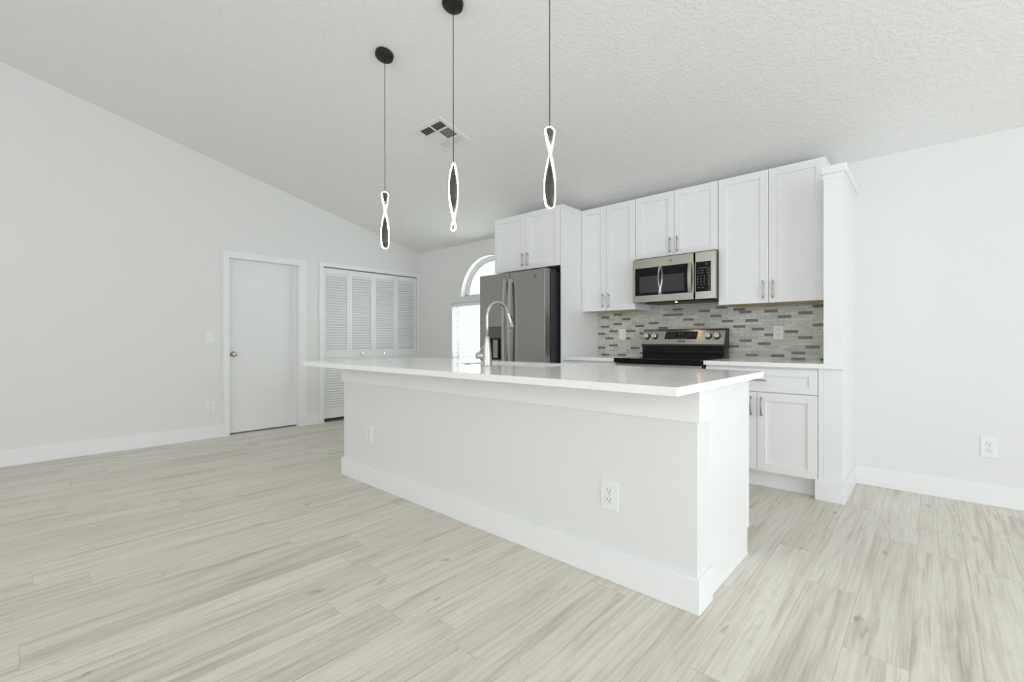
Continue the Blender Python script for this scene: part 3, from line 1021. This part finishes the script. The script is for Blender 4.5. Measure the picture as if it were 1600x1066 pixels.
# ------------------------------------------------------------------ range
GX0, GX1 = -2.052, -1.298
rg = thing('range', 'freestanding electric range with black glass cooktop and stainless control backguard', 'range', (-1.675, 3.9, 0))
MB().box(GX0 + 0.004, GX1 - 0.004, 3.645, YB - 0.03, 0.03, 0.876, 0.003).build('body', M['dark'], rg)
b = MB().box(GX0, GX1, 3.575, 4.14, 0.868, 0.908, 0.005)
b.build('cooktop', M['blackglass'], rg)
b = MB()
b.box(GX0 + 0.008, GX1 - 0.008, 3.602, 3.644, 0.215, 0.862, 0.004)
od = b.build('oven_door', M['steel'], rg)
MB().box(GX0 + 0.10, GX1 - 0.10, 3.5995, 3.606, 0.32, 0.70, 0.001).build('door_window', M['blackglass'], od)
MB().tube([(GX0 + 0.06, 3.604, 0.80), (GX0 + 0.06, 3.556, 0.80), (GX1 - 0.06, 3.556, 0.80), (GX1 - 0.06, 3.604, 0.80)], 0.011, 12).build('handle', M['steel'], od)
MB().box(GX0 + 0.008, GX1 - 0.008, 3.604, 3.644, 0.045, 0.205, 0.004).build('storage_drawer', M['steel'], rg)
# backguard: black riser and tilted stainless console
MB().box(GX0 + 0.002, GX1 - 0.002, 4.115, 4.235, 0.900, 0.992, 0.004).build('riser', M['blackglass'], rg)
b = MB()
prof = [(4.120, 0.990), (4.100, 1.012), (4.100, 1.026), (4.142, 1.146), (4.150, 1.158), (4.165, 1.165), (4.236, 1.165), (4.236, 0.990)]
for x in (GX0, GX1):
    b.bm.faces.new([b.bm.verts.new((x, y, z)) for y, z in prof]).material_index = 1
b.bm.verts.ensure_lookup_table()
n = len(prof)
for i in range(n):
    v = b.bm.verts
    f = b.bm.faces.new((v[i], v[(i + 1) % n], v[n + (i + 1) % n], v[n + i]))
    f.material_index = 0 if i in (2, 3, 4, 5) else 1
con = b.build('console', [M['steel'], M['dark']], rg)
tilt = Matrix(((1, 0, 0, 0), (0, 0.944, 0.330, 0), (0, -0.330, 0.944, 0), (0, 0, 0, 1)))  # local (x, out-of-face, up-face)


def con_xf(x, z):
    y = 4.100 + (z - 1.026) * 0.35
    return Matrix.Translation((x, y, z)) @ Matrix.Rotation(-math.atan(0.35), 4, 'X')


b = MB()
xf = con_xf(-1.677, 1.106)
t_ = bmesh.new()
pp = [(-0.155, -0.0365), (0.141, -0.0365), (0.149, 0.0365), (-0.143, 0.0365)]
fv = [t_.verts.new((x, -0.0015, z)) for x, z in pp] + [t_.verts.new((x, 0.003, z)) for x, z in pp]
t_.faces.new(fv[:4])
for i in range(4):
    t_.faces.new((fv[i], fv[(i + 1) % 4], fv[4 + (i + 1) % 4], fv[4 + i]))
b.merge(t_, 0, xf)
dsp = b.build('display', M['blackglass'], con)
b, b2 = MB(), MB()
for i in range(4):
    for j in range(3):
        for s in (-1, 1):
            xx = (-0.128 + j * 0.026) if s < 0 else (0.062 + j * 0.026)
            (b if s < 0 else b2).box(xx, xx + 0.010, -0.0022, -0.0014, -0.024 + i * 0.015, -0.020 + i * 0.015, 0, 0, xf)
b.build('key_legend', M['glyph'], dsp)
b2.build('key_legend', M['glyph'], dsp)
b = MB()
for xx in (-0.022, 0.004):
    b.box(xx, xx + 0.012, -0.0022, -0.0014, 0.006, 0.020, 0, 0, xf)
b.build('clock_digits', M['glyph'], dsp)
b = MB()
for xx in (-0.045, -0.020, 0.008, 0.036):
    b.box(xx, xx + 0.014, -0.0022, -0.0014, -0.028, -0.023, 0, 0, xf)
b.build('key_legend', M['glyph'], dsp)
for x in (-2.003, -1.925, -1.434, -1.361):
    xf = con_xf(x, 1.096) @ Matrix.Rotation(H, 4, 'X')
    b = MB().lathe([(0.029, -0.002), (0.0295, 0.006), (0.027, 0.009)], (0, 0, 0), 'Z', 28, 1, xf)
    b.lathe([(0.0245, 0.008), (0.0235, 0.030), (0.021, 0.033)], (0, 0, 0), 'Z', 28, 0, xf)
    b.box(-0.0045, 0.0045, -0.022, 0.022, 0.032, 0.041, 0.002, 0, xf)
    b.build('knob', [M['chrome'], M['black']], con)
# small badge under the display
tc = bpy.data.curves.new('badge', 'FONT')
tc.body = 'AGA'
tc.size = 0.030
tc.align_x, tc.align_y = 'CENTER', 'CENTER'
tc.extrude = 0.0006
tc.offset = 0.0012
tob = bpy.data.objects.new('badge_text', tc)
COL.objects.link(tob)
bpy.context.view_layer.update()
me = bpy.data.meshes.new_from_object(tob.evaluated_get(bpy.context.evaluated_depsgraph_get()))
COL.objects.unlink(tob)
bpy.data.objects.remove(tob)
t_ = bmesh.new()
t_.from_mesh(me)
b = MB().merge(t_, 0, con_xf(-1.668, 1.050) @ Matrix.Translation((0, -0.001, 0)) @ Matrix.Rotation(H, 4, 'X') @ Matrix.Diagonal((1.15, 0.8, 1, 1)))
b.build('badge', M['ink'], con)


# ------------------------------------------------------------------ wall plates
def plate(name, label, x, y, z, w, face, kind, group, h=0.125):
    """face: '-Y' or '+X'. Plate sits on the surface at (x, y, z)"""
    t = thing(name, label, 'outlet' if kind == 'outlet' else 'switch', (x, y, z), group)
    R4 = Matrix.Translation((x, y, z)) @ (Matrix.Rotation(H, 4, 'Z') if face == '+X' else Matrix.Identity(4))
    MB().box(-w / 2, w / 2, -0.006, 0.0, -h / 2, h / 2, 0.003, 0, R4).build('plate', M['plate'], t)
    if kind == 'outlet':
        for dz in (-0.0205, 0.0205):
            b = MB()
            b.lathe([(0.017, -0.001), (0.017, 0.0025), (0.0155, 0.0035)], (0, -0.006, dz), 'Y', 24, 0, R4 @ Matrix.Scale(1, 4))
            b = MB()
            b.box(-0.0165, 0.0165, -0.0085, -0.004, dz - 0.0145, dz + 0.0145, 0.004, 0, R4)
            rc = b.build('receptacle', M['plate'], t)
            b = MB()
            for sx in (-0.0065, 0.0065):
                b.box(sx - 0.0012, sx + 0.0012, -0.0089, -0.006, dz + 0.0005, dz + 0.0085, 0, 0, R4)
            b.lathe([(0.0026, 0.0), (0.0026, 0.004)], (0, -0.0089, dz - 0.0065), 'Y', 12, 0, R4)
            b.build('socket_holes', M['slot'], rc)
        MB().lathe([(0.0028, 0), (0.0028, 0.003)], (0, -0.0072, 0), 'Y', 12, 0, R4).build('screw', M['nickel'], t)
    else:
        xf = R4 @ Matrix.Translation((0, -0.0065, 0)) @ Matrix.Rotation(math.radians(4), 4, 'X')
        MB().box(-0.0165, 0.0165, -0.004, 0.002, -0.033, 0.033, 0.002, 0, xf).build('rocker', M['plate'], t)
    return t


plate('wall_outlet', 'white outlet on the right end of the island front', -1.054, IY0, 0.374, 0.086, '-Y', 'outlet', 'white wall outlets', 0.133)
plate('wall_outlet', 'white outlet at the far left end of the island front', -3.059, IY0, 0.370, 0.080, '-Y', 'outlet', 'white wall outlets')
plate('wall_outlet', 'white outlet low on the bare wall right of the kitchen, above its baseboard', 0.278, YB, 0.372, 0.080, '-Y', 'outlet', 'white wall outlets', 0.133)
plate('wall_outlet', 'white outlet low on the left wall, beside the flat door', XL, 1.491, 0.340, 0.078, '+X', 'outlet', 'white wall outlets', 0.122)
plate('wall_outlet', 'white outlet on the mosaic tiles right of the range', -0.920, YB - 0.009, 1.122, 0.072, '-Y', 'outlet', 'white wall outlets', 0.113)
plate('light_switch', 'white rocker switch on the mosaic tiles left of the range', -2.331, YB - 0.009, 1.122, 0.076, '-Y', 'switch', 'white light switches', 0.113)
plate('light_switch', 'white rocker switch on the left wall beside the door knob', XL, 1.488, 1.092, 0.078, '+X', 'switch', 'white light switches', 0.122)

# ------------------------------------------------------------------ ceiling vent
AL = math.atan(SL)


def ceil_xf(x, y):
    """local frame on the ceiling: x across, y down-slope towards the kitchen wall, z into the room"""
    t = Vector((0, math.cos(AL), -math.sin(AL)))
    n = Vector((0, -math.sin(AL), -math.cos(AL)))
    xx = t.cross(n)
    m = Matrix((xx, t, n)).transposed().to_4x4()
    return Matrix.Translation((x, y, zc(y))) @ m


VX, VY = -3.063, 2.493
cv = thing('ceiling_vent', 'square white air vent with dark and light louvres on the sloped ceiling', 'vent', (VX, VY, zc(VY)))
xf = ceil_xf(VX, VY)
hw = 0.172
# in this frame +x of the ceiling points to world -x
b = MB()
b.box(-hw, -hw + 0.034, -hw, hw, 0, 0.010, 0.0015, 0, xf)
b.box(hw - 0.034, hw, -hw, hw, 0, 0.010, 0.002, 0, xf)
b.box(-hw + 0.034, hw - 0.034, -hw, -hw + 0.034, 0, 0.010, 0.0015, 0, xf)
b.box(-hw + 0.034, hw - 0.034, hw - 0.034, hw, 0, 0.010, 0.0015, 0, xf)
I = hw - 0.034
ya, yb = -0.058, 0.062
b.box(-I, I, ya - 0.006, ya + 0.006, 0.002, 0.011, 0, 0, xf)
b.box(-I, I, yb - 0.006, yb + 0.006, 0.002, 0.011, 0, 0, xf)
b.box(-0.005, 0.005, -I, I, 0.002, 0.011, 0, 0, xf)
b.build('vent_frame', M['vent'], cv)
MB().box(-I, I, -I, I, 0.0005, 0.0015, 0, 0, xf).build('shade_plate', M['ext'], cv)['label'] = 'dark plate standing in for the shade behind the louvres'


def louvres(x0, x1, y0, y1, along, ang, pitch):
    b = MB()
    if along == 'x':
        n = max(1, round((y1 - y0) / pitch))
        for i in range(n):
            yc = y0 + (i + 0.5) * (y1 - y0) / n
            b.box(x0, x1, -0.0055, 0.0055, -0.0006, 0.0006, 0, 0, xf @ Matrix.Translation((0, yc, 0.0062)) @ Matrix.Rotation(math.radians(ang), 4, 'X'))
    else:
        n = max(1, round((x1 - x0) / pitch))
        for i in range(n):
            xc = x0 + (i + 0.5) * (x1 - x0) / n
            b.box(-0.0055, 0.0055, y0, y1, -0.0006, 0.0006, 0, 0, xf @ Matrix.Translation((xc, 0, 0.0062)) @ Matrix.Rotation(math.radians(ang), 4, 'Y'))
    return b.build('louvre', M['vent'], cv)


louvres(-I, -0.005, -I, ya - 0.006, 'x', -49, 0.019)
louvres(0.005, I, -I, ya - 0.006, 'x', -49, 0.019)
louvres(-I, -0.005, ya + 0.006, yb - 0.006, 'y', 30, 0.0145)
louvres(0.005, I, ya + 0.006, yb - 0.006, 'y', -32, 0.0105)
louvres(-I, -0.005, yb + 0.006, I, 'x', 4, 0.0145)
louvres(0.005, I, yb + 0.006, I, 'x', 4, 0.0145)


# ------------------------------------------------------------------ pendants
def pendant(label, x, y, cross_t, z0=1.679, z1=2.066):
    zt = zc(y)
    t = thing('pendant_light', label, 'pendant light', (x, y, zt), 'twisted loop pendants over the island')
    xf = ceil_xf(x, y)
    MB().lathe([(0.058, 0.0), (0.060, 0.002), (0.060, 0.026), (0.057, 0.030), (0.01, 0.0302)], (0, 0, 0), 'Z', 40, 0, xf).build('canopy', M['matteblack'], t)
    pts = []
    za = zt - 0.028
    n = 24
    for i in range(n + 1):
        s = i / n
        wv = 0.0016 * math.sin(s * 9.0 + x) * math.sin(math.pi * s)
        pts.append((x + wv, y - wv, za + (z1 - 0.004 - za) * s))
    MB().tube(pts, 0.0022, 8).build('cord', M['matteblack'], t)
    # twisted stadium blade: dark core, glowing rim
    view = math.atan2(-y, -x)
    rate = math.radians(205)
    Wd = 0.0262
    ln = z1 - z0

    def half(tt):
        # half width of the blade outline at parameter tt (0 top .. 1 bottom), rounded ends
        e = min(tt, 1 - tt) * ln
        rr = 0.022
        return Wd * (1 - (1 - e / rr) ** 2) ** 0.5 if e < rr else Wd

    def frame(tt):
        a = view + rate * (tt - cross_t)
        return Vector((math.cos(a), math.sin(a), 0)), Vector((-math.sin(a), math.cos(a), 0)), Vector((x, y, z1 - ln * tt))
    N = 72
    ts = []
    for i in range(N + 1):
        s = i / N
        ts.append(0.5 - 0.5 * math.cos(math.pi * s) if True else s)
    core = MB()
    rowsA, rowsB = [], []
    for tt in ts:
        e, nn, c = frame(tt)
        hwid = max(half(tt) - 0.0021, 0.0004)
        rowsA.append([core.bm.verts.new(c + e * (hwid * k / 3) + nn * 0.0022) for k in range(-3, 4)])
        rowsB.append([core.bm.verts.new(c + e * (hwid * k / 3) - nn * 0.0022) for k in range(-3, 4)])
    for rows in (rowsA, rowsB):
        for r0, r1 in zip(rows, rows[1:]):
            for k in range(6):
                core.bm.faces.new((r0[k], r0[k + 1], r1[k + 1], r1[k])).smooth = True
    core.build('blade', M['bronze'], t)
    rim = MB()
    path = []
    for sgn in (1, -1):
        seq = ts if sgn == 1 else list(reversed(ts))
        for tt in seq:
            path.append((tt, sgn))
    rings = []
    for tt, sgn in path:
        e, nn, c = frame(tt)
        hwid = half(tt)
        r = []
        # outward direction of the outline in the blade plane
        d = 1e-3
        t0, t1 = max(tt - d, 0), min(tt + d, 1)
        dh = (half(t1) - half(t0)) / max((t1 - t0) * ln, 1e-9)
        o = Vector((1.0, 0, dh))
        o.normalize()
        if tt <= 0.0:
            o = Vector((0, 0, 1))
        elif tt >= 1.0:
            o = Vector((0, 0, -1))
        out = e * (sgn * o.x) + Vector((0, 0, 1)) * o.z
        base = c + e * (sgn * hwid)
        for (ro, no) in ((0.0, -0.0054), (0.0, 0.0054), (-0.0020, 0.0054), (-0.0020, -0.0054)):
            r.append(rim.bm.verts.new(base + out * ro + nn * no))
        rings.append(r)
    m = len(rings)
    for i in range(m):
        a, c2 = rings[i], rings[(i + 1) % m]
        for k in range(4):
            try:
                rim.bm.faces.new((a[k], a[(k + 1) % 4], c2[(k + 1) % 4], c2[k]))
            except ValueError:
                pass
    rim.build('light_strip', M['led'], t)['label'] = 'glowing white rim'
    return t


pendant('twisted glowing pendant hanging farthest left, nearest the bifold closet', -2.717, 1.717, 0.335, 1.678, 2.062)
pendant('twisted glowing pendant hanging in the middle, in front of the ceiling vent', -2.013, 1.717, 0.83, 1.686, 2.072)
pendant('twisted glowing pendant hanging farthest right, in front of the refrigerator cabinet', -1.322, 1.717, 0.325, 1.680, 2.062)
